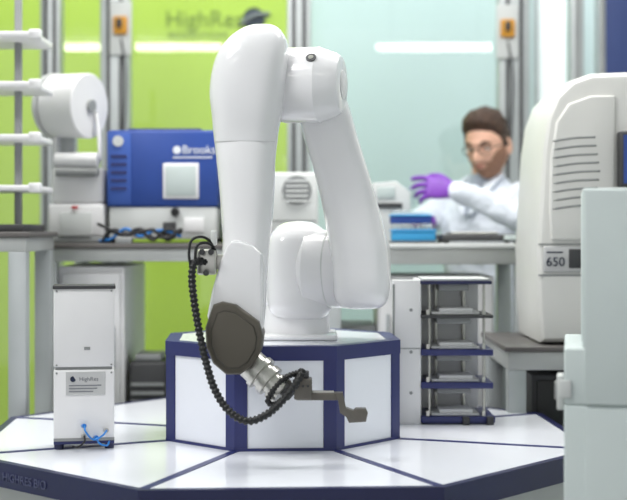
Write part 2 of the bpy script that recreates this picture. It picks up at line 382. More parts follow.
box(r, 'conduit_bracket_arm', at(217, 262, 2.635), (.03, .02, .03), M['steel'], 0.003)
for i, (a, b) in enumerate(((202, 252), (211, 252), (206, 273))): cyl(r, 'bracket_fitting_%d' % i, at(a, b, 2.585), at(a, b, 2.60), .006, M['darkg'], 12)
box(r, 'forearm_latch', at(214, 238, 2.655), (.012, .02, .03), M['boxg'], 0.003)

# ------------------------------------------------------------------ small white control box (left)
cb = root('pneumatic_control_box', (X(81, 2.76), 2.80, TZ))
dB = 2.76
def cbx(nm, px0, px1, py0, py1, off, dep, m, bev=0.0): return pbox(cb, nm, px0, px1, py0, py1, dB+off, dep, m, bev)
cbx('upper_box', 51, 111, 288, 367, 0, .08, M['boxw'], .003)
cbx('lower_box', 51, 111, 370, 441, 0, .08, M['boxw'], .003)
cbx('waist_gap', 53, 109, 366, 371, .004, .07, M['midg'])
cbx('lid', 50, 112, 285.5, 289, -.003, .086, M['darkg'], .001)
cbx('label', 63, 102, 372, 395, -.0012, .002, M['label'])
cyl(cb, 'label_logo', at(70, 379, dB-.002), at(70, 379, dB-.001), .006, M['textd'], 20)
text(cb, 'label_text', 'HighRes', at(76, 381, dB-.0015), .012, M['textgr'], ex=.0002)
for i in range(3): cbx('label_line_%d' % i, 66, 98-4*i, 385+3*i, 386+3*i, -.002, .001, M['textgr'])
cbx('screw_strip', 51, 111, 438, 441, -.001, .01, M['midg'])
for i, (a, b) in enumerate(((54, 365), (108, 365), (54, 291), (108, 291), (54, 373), (108, 373))):
    cyl(cb, 'screw_%d' % i, at(a, b, dB-.0015), at(a, b, dB+.001), .002, M['midg'], 10)
cbx('slot', 81, 87, 347, 350, -.001, .002, M['midg'])
boxr(cb, 'base_plate', X(51, dB), X(111, dB), dB+.005, dB+.08, Z(441, dB), Z(444.5, dB), M['navy'], .001)
for i, px in enumerate((56, 106)):
    for k, yy in enumerate((.02, .07)): cyl(cb, 'foot_%d_%d' % (i, k), (X(px, dB), dB+yy, TZ), (X(px, dB), dB+yy, Z(444, dB)), .010, M['navy2'], 20)
for i, (a, b) in enumerate(((80, 426), (80, 436), (92, 438), (102, 431))):
    cyl(cb, 'air_fitting_%d' % i, at(a, b, dB), at(a, b, dB-.018), .0045, M['steel'] if i % 2 else M['tube'], 12)
tube(cb, 'air_tube_1', [at(80, 426, dB-.018), at(80, 432, dB-.035), at(88, 440, dB-.03), at(97, 436, dB-.03), at(102, 431, dB-.018)], .002, M['tube'], seg=8)
tube(cb, 'air_tube_2', [at(80, 436, dB-.018), at(79, 442, dB-.03), at(73, 447, dB-.025), at(70, 446, dB)], .002, M['black'], seg=8)
tube(cb, 'air_tube_3', [at(92, 438, dB-.018), at(94, 444, dB-.03), at(102, 446, dB-.02), at(106, 442, dB)], .002, M['tube'], seg=8)
cb.rotation_euler = (0, 0, math.radians(9))

# ------------------------------------------------------------------ microplate shelf rack (right)
dR = 3.12
mr = root('microplate_shelf_rack', (X(445, dR), dR+.08, TZ))
zt = Z(280, dR)
boxr(mr, 'side_panel', X(392.5, dR), X(421, dR), dR+.0, dR+.022, TZ, zt, M['boxw'], .002)
boxr(mr, 'side_wall', X(418, dR), X(422, dR), dR+.022, dR+.16, TZ, zt, M['boxw'], .001)
boxr(mr, 'back_panel', X(422, dR), X(486, dR), dR+.15, dR+.156, TZ+.01, zt-.004, M['boxw'])
boxr(mr, 'hinge_strip', X(392.5, dR), X(394.5, dR), dR-.002, dR, TZ+.02, zt-.01, M['midg'])
boxr(mr, 'panel_joint', X(394, dR), X(420, dR), dR-.001, dR+.001, Z(349, dR), Z(348, dR), M['midg'])
for i, (a, b) in enumerate(((411, 310), (411, 352), (411, 393))): cyl(mr, 'panel_screw_%d' % i, at(a, b, dR-.002), at(a, b, dR+.001), .004, M['midg'], 12)
shelf = [(283, 'navy2'), (315.5, 'darkg'), (350, 'navy'), (383, 'navy'), (413, 'navy')]
for i, (py, mm) in enumerate(shelf):
    z = Z(py, dR); th = .006 if mm == 'darkg' else .013
    if i == 4: z = TZ + .017
    if i == 0:
        boxr(mr, 'top_shelf', X(420, dR), X(492, dR), dR, dR+.16, z-.003, z+.005, M['navy2'], .001)
        boxr(mr, 'top_cover', X(423, dR), X(490, dR), dR+.005, dR+.155, z+.005, z+.010, M['boxg'], .001)
        boxr(mr, 'top_motor', X(440, dR), X(470, dR), dR+.03, dR+.11, z-.02, z-.003, M['midg'], .002)
        continue
    boxr(mr, 'shelf_%d' % i, X(421, dR), X(493 if i < 4 else 495, dR), dR-.006, dR+.15, z-th, z+.002, M[mm], .002)
    boxr(mr, 'plate_nest_%d' % i, X(432, dR), X(480, dR), dR+.012, dR+.13, z+.002, z+.007, M['boxw'], .001)
    boxr(mr, 'microplate_%d' % i, X(440, dR), X(474, dR), dR+.02, dR+.10, z+.007, z+.016, M['boxw'], .002)
    if i < 4: boxr(mr, 'nest_motor_%d' % i, X(438, dR), X(472, dR), dR+.03, dR+.11, z-th-.016, z-th, M['midg'], .002)
    for k, px in enumerate((428, 484)): boxr(mr, 'nest_guide_%d_%d' % (i, k), X(px-1.5, dR), X(px+1.5, dR), dR+.002, dR+.012, z+.002, z+.014, M['steel'])
for k, px in enumerate((430, 441, 470, 485)):
    cyl(mr, 'support_rod_%d' % k, (X(px, dR), dR+(.14 if k in (1, 2) else .02), TZ+.01), (X(px, dR), dR+(.14 if k in (1, 2) else .02), Z(284, dR)), .0032 if k in (0, 3) else .005, M['steel'], 12)
boxr(mr, 'foot_plate', X(423, dR), X(494, dR), dR+.0, dR+.15, TZ, TZ+.006, M['navy2'])
for k, px in enumerate((466, 490)): boxr(mr, 'foot_clamp_%d' % k, X(px-4, dR), X(px+3, dR), dR-.016, dR-.007, TZ, TZ+.02, M['darkg'], .002)

# ------------------------------------------------------------------ benches
BZ = 1.255
def bench(name, x0, x1, y0, y1, zt, shelfz=None, top='benchtop', apron=.05):
    b = root(name, ((x0+x1)/2, (y0+y1)/2, 0))
    boxr(b, 'top', x0, x1, y0, y1, zt-.014, zt, M[top], .003)
    boxr(b, 'apron', x0+.01, x1-.01, y0+.01, y1-.01, zt-apron, zt-.014, M['benchfr'], .002)
    for i, xx in enumerate((x0+.01, x1-.055)):
        for k, yy in enumerate((y0+.01, y1-.055)):
            boxr(b, 'leg_%d_%d' % (i, k), xx, xx+.045, yy, yy+.045, .03, zt-apron, M['alu'], .002)
            cyl(b, 'foot_%d_%d' % (i, k), (xx+.022, yy+.022, 0), (xx+.022, yy+.022, .03), .018, M['black'], 16)
    if shelfz:
        boxr(b, 'lower_shelf', x0+.055, x1-.055, y0+.02, y1-.02, shelfz-.02, shelfz, M['benchfr'])
    return b
b1 = bench('lab_bench', X(36, 3.74), X(300, 3.74), 3.74, 4.34, BZ, .74)
b2 = bench('lab_bench', X(322, 3.80), X(535, 3.80), 3.80, 4.24, BZ, .74, 'boxg', .06)
b3 = bench('side_workbench', X(-90, 3.32), X(29, 3.32), 3.32, 3.70, 1.29, .74)
b4 = bench('instrument_table', X(505, 3.30), X(860, 3.30), 3.30, 3.77, Z(346, 3.32), .62, 'benchtop', .06)
c1 = root('under_bench_cabinet', (X(88, 4.0), 4.1, .74))
boxr(c1, 'carcass', X(58, 3.78), X(124, 3.78), 3.79, 4.25, .741, 1.19, M['boxw'], .004)
boxr(c1, 'door', X(62, 3.78), X(120, 3.78), 3.78, 3.79, .76, 1.17, M['boxw'], .003)
boxr(c1, 'handle', X(112, 3.78), X(115, 3.78), 3.765, 3.78, .9, 1.02, M['alu'])
c2 = root('under_bench_pump', (X(143, 3.8), 3.88, .74))
boxr(c2, 'body', X(129, 3.8), X(166, 3.8), 3.8, 3.98, .745, Z(362, 3.8), M['darkg'], .01)
boxr(c2, 'head', X(134, 3.8), X(160, 3.8), 3.82, 3.95, Z(362, 3.8), Z(355, 3.8), M['midg'], .005)
boxr(c2, 'skid', X(130, 3.8), X(165, 3.8), 3.81, 3.97, .740, .748, M['black'])
for i in range(4): boxr(c2, 'fin_%d' % i, X(131, 3.8), X(164, 3.8), 3.795, 3.8, .77+.025*i, .78+.025*i, M['midg'])
c3 = root('under_bench_refrigerator', (X(440, 3.86), 4.0, .74))
boxr(c3, 'carcass', X(378, 3.86), X(494, 3.86), 3.86, 4.17, .741, 1.16, M['boxw'], .006)
boxr(c3, 'door', X(380, 3.86), X(492, 3.86), 3.85, 3.86, .75, 1.15, M['boxw'], .003)
boxr(c3, 'handle', X(386, 3.85), X(389, 3.85), 3.835, 3.85, .9, 1.05, M['alu'])
c4 = root('cable_carton', (X(355, 3.9), 4.0, .74))
boxr(c4, 'carton_body', X(340, 3.9), X(374, 3.9), 3.9, 4.15, .741, Z(332, 3.9), M['boxg'], .003)
boxr(c4, 'carton_lid', X(338, 3.9), X(375.5, 3.9), 3.895, 4.155, Z(332, 3.9), Z(326, 3.9), M['midg'], .003)
c5 = root('instrument_base_unit', (X(570, 3.4), 3.55, .62))
boxr(c5, 'unit_body', X(532, 3.36), X(640, 3.36), 3.36, 3.7, .621, Z(374, 3.36), M['darkg'], .006)
boxr(c5, 'unit_front', X(536, 3.36), X(636, 3.36), 3.352, 3.36, .64, Z(380, 3.36), M['black'], .003)
cbl = root('bench_cable_bundle', (X(140, 3.8), 3.8, BZ))
for i in range(5):
    pts = [(X(98+random.random()*6, 3.8), 3.77+.01*i, BZ+.007+(0.05 if i == 0 else 0))]
    for k in range(1, 7): pts.append((X(98+k*14, 3.8), 3.76+.012*i+random.uniform(-.008, .008), BZ+.008+abs(math.sin(k*1.3+i))*.035))
    tube(cbl, 'cable_%d' % i, pts, .0045, M['tube'] if i == 2 else M['black'], seg=8)
boxr(cbl, 'junction', X(118, 3.8), X(134, 3.8), 3.745, 3.765, BZ, BZ+.02, M['midg'], .003)

# label-roll plate sealer
dS = 3.88
ps = root('plate_sealer', (X(76, dS), dS+.1, BZ))
boxr(ps, 'base', X(47, dS), X(105, dS), dS, dS+.25, BZ, BZ+.02, M['midg'], .004)
boxr(ps, 'lower_body', X(48, dS), X(104, dS), dS+.0, dS+.24, BZ+.02, Z(204, dS), M['boxw'], .008)
boxr(ps, 'front_recess', X(60, dS), X(92, dS), dS-.004, dS, Z(236, dS), Z(212, dS), M['boxg'], .002)
boxr(ps, 'red_switch', X(72, dS), X(78, dS), dS-.009, dS-.003, Z(209, dS), Z(206, dS), mat('switch_red', (190, 40, 40)), .001)
boxr(ps, 'mid_body', X(50, dS), X(103, dS), dS+.02, dS+.22, Z(204, dS), Z(167, dS), M['boxw'], .012)
boxr(ps, 'neck', X(48, dS), X(66, dS), dS+.12, dS+.2, Z(167, dS), Z(110, dS), M['boxg'], .006)
boxr(ps, 'spindle_arm', X(49, dS), X(54, dS), dS+.06, dS+.11, Z(200, dS), Z(92, dS), M['boxw'], .003)
lathe(ps, 'film_roll', at(57, 106, dS+.08), at(90, 106, dS+.030), [(0, .030), (0, .094), (0.97, .097), (1, .094), (1, .030)], M['boxw'], 48)
lathe(ps, 'film_roll_flange', at(54, 106, dS+.085), at(56.5, 106, dS+.08), [(0, .098), (1, .098)], M['boxg'], 48)
lathe(ps, 'spindle', at(51, 106, dS+.09), at(93, 106, dS+.025), [(0, .018), (1, .018)], M['midg'], 24)
lathe(ps, 'guide_roller', at(56, 160, dS+.01), at(98, 160, dS+.0), [(0, .022), (1, .022)], M['boxw'], 24)
lathe(ps, 'guide_roller_low', at(56, 172, dS-.005), at(98, 172, dS-.005), [(0, .014), (1, .014)], M['midg'], 24)
tube(ps, 'film_web', [at(96, 112, dS+.05), at(99, 135, dS+.04), at(100, 160, dS+.02)], .006, M['boxw'])

# blue sample store
dC = 3.88
bs = root('blue_plate_storage_instrument', (X(162, dC), dC+.2, BZ))
boxr(bs, 'upper_housing', X(107, dC), X(217, dC), dC, dC+.4, Z(207, dC), Z(130, dC), M['blue'], .008)
boxr(bs, 'lower_housing', X(109, dC), X(216, dC), dC+.004, dC+.4, BZ+.012, Z(207, dC), M['boxg'], .005)
boxr(bs, 'side_vent_panel', X(107.5, dC), X(131, dC), dC-.003, dC, Z(205, dC), Z(133, dC), mat('lighter_blue', (54, 88, 168), .5), .002)
cyl(bs, 'vent_hub', at(118, 141, dC-.008), at(118, 141, dC-.002), .016, M['boxg'], 24)
for i in range(5): boxr(bs, 'vent_slat_%d' % i, X(111, dC), X(127, dC), dC-.006, dC-.002, Z(158+i*8, dC), Z(155+i*8, dC), M['navy'])
boxr(bs, 'door_bezel', X(163, dC), X(199, dC), dC-.006, dC, Z(199, dC), Z(163, dC), M['boxw'], .003)
boxr(bs, 'door_window', X(166, dC), X(196, dC), dC-.009, dC-.005, Z(196, dC), Z(166, dC), M['screen'], .002)
cyl(bs, 'logo_mark', at(177, 150, dC-.002), at(177, 150, dC), .012, M['textw'], 16)
text(bs, 'lettering', 'Brooks', at(182, 153.5, dC-.002), .034, M['textw'])
boxr(bs, 'lettering_rule', X(173, dC), X(212, dC), dC-.002, dC, Z(158, dC), Z(156.8, dC), M['textw'])
lathe(bs, 'dial', at(175, 212, dC+.005), at(175, 212, dC-.02), [(0, .013), (1, .011)], M['black'], 24)
boxr(bs, 'port_1', X(163, dC), X(176, dC), dC-.004, dC+.005, Z(236, dC), Z(222, dC), M['darkg'], .002)
boxr(bs, 'port_2', X(184, dC), X(204, dC), dC-.004, dC+.005, Z(232, dC), Z(218, dC), M['boxw'], .002)
for i, px in enumerate((113, 211)):
    for k in (0.03, .35): cyl(bs, 'foot_%d_%d' % (i, int(k*100)), (X(px, dC), dC+k, BZ), (X(px, dC), dC+k, BZ+.012), .012, M['black'], 16)
boxr(bs, 'top_lid', X(125, dC), X(200, dC), dC+.05, dC+.35, Z(130, dC), Z(127, dC), M['navy'], .003)

dV = 3.95
vi = root('vented_benchtop_instrument', (X(275, dV), dV+.15, BZ))
boxr(vi, 'body', X(232, dV), X(300, dV)+.055, dV, dV+.3, BZ, Z(172, dV), M['boxg'], .012)
lathe(vi, 'fan_ring', at(297, 190, dV+.002), at(297, 190, dV-.008), [(0, .045), (1, .042)], M['midg'], 32)
for i in range(5): boxr(vi, 'fan_slat_%d' % i, X(286, dV), X(308, dV), dV-.012, dV-.006, Z(180+i*5+2, dV), Z(180+i*5, dV), M['boxg'])
boxr(vi, 'lid_seam', X(234, dV), X(316, dV), dV-.001, dV+.002, Z(222, dV), Z(220, dV), M['midg'])

rk = root('hotel_storage_rack', (X(8, 3.4), 3.55, 1.29))
boxr(rk, 'rack_base', X(-60, 3.42), X(24, 3.42), 3.42, 3.68, 1.29, 1.31, M['darkg'], .003)
for i, px in enumerate((-50, 18)):
    boxr(rk, 'upright_%d' % i, X(px, 3.55)-.008, X(px, 3.55)+.008, 3.54, 3.57, 1.31, 1.98, M['midg'], .002)
for i, py in enumerate((34, 84, 137, 188)):
    z = Z(py, 3.44)
    boxr(rk, 'tray_%d' % i, X(-60, 3.44), X(35, 3.44), 3.44, 3.68, z-.008, z+.008, M['boxw'], .004)
    boxr(rk, 'tray_stop_%d' % i, X(28, 3.44), X(40, 3.44), 3.44, 3.47, z-.012, z+.014, M['boxw'], .004)

# items on the right bench
RZ = BZ
sc = root('benchtop_balance', (X(485, 3.9), 3.95, RZ))
boxr(sc, 'balance_base', X(442, 3.86), X(522, 3.86), 3.86, 4.08, RZ+.006, RZ+.026, M['darkg'], .006)
boxr(sc, 'balance_pan', X(452, 3.86), X(500, 3.86), 3.9, 4.04, RZ+.026, RZ+.033, M['steel'], .002)
boxr(sc, 'balance_display', X(504, 3.86), X(519, 3.86), 3.856, 3.88, RZ+.010, RZ+.024, M['screen'], .001)
for i, px in enumerate((447, 517)):
    for k in (3.88, 4.06): cyl(sc, 'balance_foot_%d_%d' % (i, int(k*100)), (X(px, 3.86), k, RZ), (X(px, 3.86), k, RZ+.006), .008, M['black'], 12)
gt = root('bench_mat', (X(410, 3.82), 3.9, RZ))
boxr(gt, 'mat_sheet', X(372, 3.82), X(440, 3.82), 3.83, 4.04, RZ, RZ+.005, M['darkg'], .002)
boxr(gt, 'mat_border', X(375, 3.82), X(437, 3.82), 3.84, 4.03, RZ+.005, RZ+.006, M['midg'])
def tiprack(px0, px1, d, z0, h, nm, cmat):
    t = root(nm, (X((px0+px1)/2, d), d+.04, z0))
    x0, x1 = X(px0, d), X(px1, d)
    boxr(t, 'rack_base', x0, x1, d, d+.085, z0, z0+h*.55, M[cmat], .004)
    boxr(t, 'rack_deck', x0-.003, x1+.003, d-.003, d+.088, z0+h*.55, z0+h*.66, M['rackb'], .002)
    boxr(t, 'rack_cover', x0+.003, x1-.003, d+.003, d+.082, z0+h*.66, z0+h, M['clear'], .003)
    bm = bmesh.new()
    for i in range(9):
        for j in range(5):
            q = Vector((x0+.012+(x1-x0-.024)*i/8, d+.012+.06*j/4, z0+h*.66)); bmlathe(bm, q, q+Vector((0, 0, h*.2)), [(0, .003), (1, .002)], 8)
    finish(bm, 'pipette_tips', t, M['boxw'], True)
    return t
tiprack(392, 436, 3.9, RZ+.006, .052, 'pipette_tip_rack', 'rackb')
tiprack(391, 432, 3.91, RZ+.058, .040, 'pipette_tip_rack', 'blue')
rd = root('plate_reader', (X(386, 4.05), 4.15, RZ))
rp = [(372, 183), (396, 181), (410, 192), (412, 242), (372, 242)]
prism(rd, 'reader_body', [(X(a, 4.06), Z(b, 4.06) if b < 240 else RZ) for a, b in rp], 4.06, 4.2, M['boxg'], .004)
boxr(rd, 'reader_slot', X(376, 4.06), X(402, 4.06), 4.055, 4.06, Z(208, 4.06), Z(203, 4.06), M['darkg'], .001)
boxr(rd, 'reader_screen', X(377, 4.06), X(395, 4.06), 4.056, 4.06, Z(198, 4.06), Z(187, 4.06), M['screen'], .001)

# ------------------------------------------------------------------ tall white analyser on the right
dA = 3.34; zA = Z(346, 3.32)
an = root('tall_white_analyser', (X(600, dA), dA+.2, zA))
prof = [(541, 345), (538, 300), (537, 250), (540, 200), (543, 150), (547, 120), (556, 96), (572, 80), (592, 73), (640, 71), (715, 74), (722, 345)]
pp = [(X(a, dA), Z(b, dA)) for a, b in prof]; pp[0] = (pp[0][0], zA+.006); pp[-1] = (pp[-1][0], zA+.006)
prism(an, 'main_housing', pp, dA, dA+.38, M['cream'], .022)
for k in (.05, .32):
    for i, px in enumerate((552, 708)): cyl(an, 'levelling_foot_%d_%d' % (i, int(k*100)), (X(px, dA), dA+k, zA), (X(px, dA), dA+k, zA+.03), .015, M['black'], 16)
ip = [(551, 240), (549, 215), (550, 160), (556, 122), (568, 104), (590, 96), (614, 96), (614, 240)]
prism(an, 'front_cowl', [(X(a, dA), Z(b, dA)) for a, b in ip], dA-.012, dA+.01, M['cream'], .006)
for i in range(9):
    py = 138 + i*8.5; x0 = 553+(i % 2); x1 = 600-abs(i-4)*1.2
    tube(an, 'vent_slot_%d' % i, [at(x0, py+3, dA-.012), at((x0+x1)/2, py, dA-.012), at(x1, py-1, dA-.012)], .0026, M['midg'], seg=8)
boxr(an, 'seam_upper', X(539, dA), X(640, dA), dA-.002, dA+.02, Z(245, dA), Z(243.5, dA), M['midg'])
boxr(an, 'seam_lower', X(539, dA), X(640, dA), dA-.002, dA+.02, Z(276, dA), Z(274.5, dA), M['midg'])
boxr(an, 'display_bezel', X(543, dA), X(582, dA), dA-.010, dA+.01, Z(272, dA), Z(246, dA), M['label'], .004)
boxr(an, 'display_dark', X(568, dA), X(581, dA), dA-.013, dA, Z(268, dA), Z(249, dA), M['darkg'], .002)
text(an, 'number', '650', at(546, 266, dA-.0115), .032, M['textd'])
boxr(an, 'number_rule', X(546, dA), X(562, dA), dA-.011, dA-.009, Z(253, dA), Z(251.5, dA), M['textd'])
boxr(an, 'monitor_frame', X(617, dA), X(700, dA), dA-.04, dA+.005, Z(188, dA), Z(132, dA), M['darkg'], .005)
boxr(an, 'monitor_screen', X(620, dA), X(697, dA), dA-.043, dA-.038, Z(184, dA), Z(136, dA), M['scrb'])

# ------------------------------------------------------------------ foreground cabinet on the right
Rc = Matrix.Rotation(math.radians(-11), 3, 'Z')
cpv = at(564, 300, 2.2); cpv.z = 0
fc = root('tall_equipment_cabinet', (cpv.x+.2, cpv.y+.15, 0))
def fbox(nm, x0, x1, y0, y1, z0, z1, m, bev=.004):
    c = Vector(((x0+x1)/2, (y0+y1)/2, (z0+z1)/2)); return box(fc, nm, cpv + Rc @ c, (x1-x0, y1-y0, z1-z0), m, bev, Rc)
zz = lambda py: Z(py, 2.2)
fbox('lower_body', 0, .5, 0, .3, .05, zz(405), M['cab'])
fbox('plinth', .02, .48, .02, .28, 0, .05, M['darkg'])
fbox('middle_body', .0, .5, 0, .3, zz(405), zz(348), M['cab'])
fbox('upper_body', .030, .5, .004, .3, zz(348), zz(188), M['cab'])
fbox('upper_front_panel', .034, .5, -.004, .004, zz(404), zz(190), M['cab'], .002)
fbox('lower_front_panel', .034, .5, -.004, .0, .06, zz(408), M['cab'], .002)
fbox('hinge_block', -.012, .0, .02, .07, zz(412), zz(377), M['boxg'], .003)
fbox('hinge_pin', -.016, -.0, .03, .05, zz(402), zz(384), M['midg'], .002)
fbox('latch', -.008, .012, -.004, .0, zz(398), zz(380), M['boxg'], .002)

# ------------------------------------------------------------------ laboratory technician
pc = Vector((0.620, 4.70, 0))
lt = root('lab_technician', pc)
yaw = math.radians(138)
fw = Vector((-math.sin(yaw), math.cos(yaw), 0)); lf = Vector((-fw.y, fw.x, 0))
def body_pt(l, f, z): return pc + lf*l + fw*f + Vector((0, 0, z))
def remesh(o, v, it=6, fac=.6):
    m = o.modifiers.new('remesh', 'REMESH'); m.mode = 'VOXEL'; m.voxel_size = v; m.use_smooth_shade = True
    s = o.modifiers.new('smooth', 'SMOOTH'); s.iterations = it; s.factor = fac
def oval_loft(bm, secs, seg=36, sub=5, n=2.3):
    A = cat([Vector((s[0], s[1], s[2])) for s in secs], sub); B = cat([Vector((s[3], s[4], 0)) for s in secs], sub)
    rl = []
    for a, b in zip(A, B):
        rr = []
        for k in range(seg):
            t = 2*math.pi*k/seg; c, s = math.cos(t), math.sin(t)
            rr.append(body_pt(a.x + math.copysign(abs(c)**(2/n), c)*b.x, a.y + math.copysign(abs(s)**(2/n), s)*b.y, a.z))
        rl.append(rr)
    rings(bm, rl)
sL = body_pt(.165, 0, 1.395); sR = body_pt(-.165, 0, 1.395)
eL = at(529, 221, 4.36); wL = at(456, 190, 4.33)
eR = body_pt(-.23, .1, 1.31); wR = at(424, 224, 4.36)
bm = bmesh.new()
oval_loft(bm, [(0, 0, .62, .20, .15), (0, 0, .80, .185, .14), (0, 0, 1.0, .165, .12), (0, 0, 1.18, .165, .115), (0, 0, 1.30, .175, .115), (0, 0, 1.375, .165, .10), (0, -.005, 1.43, .115, .08), (0, 0, 1.468, .07, .062), (0, .005, 1.485, .058, .056)])
bmtube(bm, [body_pt(.11, 0, 1.395), sL, sL.lerp(eL, .5), eL, eL.lerp(wL, .5), wL], [.06, .064, .055, .048, .043, .033], seg=20, n=6, roundcap=True)
bmtube(bm, [body_pt(-.11, 0, 1.395), sR, sR.lerp(eR, .5), eR, eR.lerp(wR, .5), wR], [.06, .064, .055, .048, .043, .033], seg=20, n=6, roundcap=True)
o = finish(bm, 'lab_coat', lt, M['coat'], True); remesh(o, .008, 4)
tx = bpy.data.textures.new('cloth_folds', 'CLOUDS'); tx.noise_scale = .06
dm = o.modifiers.new('folds', 'DISPLACE'); dm.texture = tx; dm.strength = .026; dm.texture_coords = 'GLOBAL'
def collar(sgn, nm):
    bm = bmesh.new()
    pts = [(.053*sgn, -.03, 1.495), (.064*sgn, .02, 1.492), (.05*sgn, .066, 1.465), (.025*sgn, .098, 1.41), (.004*sgn, .120, 1.34)]
    w = [.02, .024, .03, .034, .01]
    A = []; B = []
    for (l, f, z), ww in zip(pts, w):
        A.append(body_pt(l, f+.010, z)); B.append(body_pt(l+ww*sgn, f+.018, z-ww*.6))
    va = [bm.verts.new(p) for p in A]; vb = [bm.verts.new(p) for p in B]
    for i in range(4): bm.faces.new((va[i], va[i+1], vb[i+1], vb[i]))
    o = finish(bm, nm, lt, M['coat'], True); s = o.modifiers.new('s', 'SOLIDIFY'); s.thickness = .008; s.offset = 0
    o.modifiers.new('ss', 'SUBSURF').render_levels = 2
collar(1, 'lapel_left'); collar(-1, 'lapel_right')
bm = bmesh.new()
bmtube(bm, [body_pt(0, .0, 1.45), body_pt(0, .006, 1.51), body_pt(0, .014, 1.56)], [.054, .052, .052], seg=24)
finish(bm, 'neck', lt, M['skin'], True)
bm = bmesh.new(); oval_loft(bm, [(0, .012, 1.34, .03, .112), (0, .012, 1.42, .045, .084), (0, .008, 1.492, .056, .057)])
finish(bm, 'shirt', lt, M['shirt'], True)
bm = bmesh.new()
for s in (1, -1):
    bmtube(bm, [body_pt(.09*s, 0, .95), body_pt(.10*s, .02, .5), body_pt(.105*s, 0, .08)], [.095, .068, .052], seg=20, n=8)
finish(bm, 'trousers', lt, M['trouser'], True)
for s, nm in ((1, 'shoe_left'), (-1, 'shoe_right')):
    bm = bmesh.new()
    bmtube(bm, [body_pt(.105*s, -.05, .045), body_pt(.11*s, .05, .042), body_pt(.118*s, .17, .034)], [.042, .045, .032], seg=16, roundcap=True)
    bmtube(bm, [body_pt(.105*s, 0, .05), body_pt(.105*s, 0, .11)], [.045, .045], seg=16)
    for v in bm.verts: v.co.z = max(v.co.z, 0.0)
    finish(bm, nm, lt, M['shoe'], True)
hc = at(488, 146, 4.63)
HM = Matrix.Translation(hc) @ Matrix.Rotation(math.radians(146), 4, 'Z') @ Matrix.Rotation(math.radians(-13), 4, 'X') @ Matrix.Rotation(math.radians(3), 4, 'Y') @ Matrix.Diagonal((.96, .96, .98, 1))
G = lambda v, s: math.exp(-(v/s)**2)
def sm(t): t = min(max(t, 0), 1); return t*t*(3-2*t)
def headpt(d):
    x, y, z = d
    p = Vector((x*.076, y*.096, z*.116))
    if z < 0:
        t = -z
        p.x *= 1 - .30*t**1.8
        if y < 0: p.y *= 1 - .45*t
        else: p.y *= 1 + .06*t
    if z > 0: p.x *= 1 + .04*z; p.y *= 1 + .05*z
    if y > 0:
        f = sm(y*2.5)
        p.y -= .004*f*G(p.z-.0, .05)
        if -.05 < p.z < .03:
            u = (.022 - p.z)/.052
            pr = sm(u*1.0)*(1 if p.z > -.034 else sm((p.z+.05)/.016))
            p.y += f*.030*pr*G(p.x, .008+.006*max(u, 0))
        p.y += f*.006*G(p.z-.024, .008)*G(p.x, .045)
        p.y -= f*.010*G(abs(p.x)-.031, .014)*G(p.z-.004, .011)
        p.y += f*.007*G(p.z+.052, .005)*G(p.x, .018)
        p.y += f*.008*G(p.z+.064, .005)*G(p.x, .016)
        p.y += f*.013*G(p.z+.096, .018)*G(p.x, .024)
        p.y += f*.004*G(abs(p.x)-.045, .018)*G(p.z+.022, .016)
    return p
def headmesh(fn, sub=5):
    bm = bmesh.new(); bmesh.ops.create_icosphere(bm, subdivisions=sub, radius=1)
    dead = []
    for v in bm.verts:
        p, k = fn(v.co.normalized())
        v.co = p
        if not k: dead.append(v)
    if dead: bmesh.ops.delete(bm, geom=dead, context='VERTS')
    bmesh.ops.transform(bm, matrix=HM, verts=bm.verts)
    return bm
finish(headmesh(lambda d: (headpt(d), True), 6), 'head', lt, M['skin'], True)
def hairline(p):
    pts = [(-.2, -.085), (-.04, -.07), (-.012, -.02), (.004, -.012), (.022, -.005), (.032, .035), (.055, .058), (.08, .070), (.2, .074)]
    for i in range(len(pts)-1):
        if pts[i][0] <= p.y <= pts[i+1][0]:
            t = (p.y-pts[i][0])/(pts[i+1][0]-pts[i][0]); return pts[i][1]+(pts[i+1][1]-pts[i][1])*t
    return .07
def hairfn(d):
    p = headpt(d); s = (p.z-hairline(p))/.012
    n = d.normalized(); top = sm((p.z-.03)/.07)
    w = noise.noise(Vector((p.x*95, p.y*26, p.z*50)))*.6 + noise.noise(p*45)*.5
    off = (.006 + .014*top + .012*top*sm((p.y)/.07)) * sm(s) + .010*w*sm(s)*(.4+.6*top)
    q = p + n*off
    q.z += .006*top*sm(s)
    return q, s > -.25
finish(headmesh(hairfn, 6), 'hair', lt, M['hair'], True)
def beardfn(d):
    p = headpt(d); n = d.normalized()
    up = -.042 if abs(p.x) < .024 else -.042 + (abs(p.x)-.024)*.9 - .012*G(abs(p.x)-.04, .012)
    s = min((up-p.z)/.008, (p.y+.005)/.01, 3)
    lip = (p.x/.022)**2+((p.z+.057)/.009)**2
    s = min(s, (lip-1)*2)
    return p+n*(.0022*sm(s)+.001*noise.noise(p*200)*sm(s)-.0006), s > -.1
finish(headmesh(beardfn, 6), 'beard', lt, M['beard'], True)
def hp(x, y, z): return HM @ Vector((x, y, z))
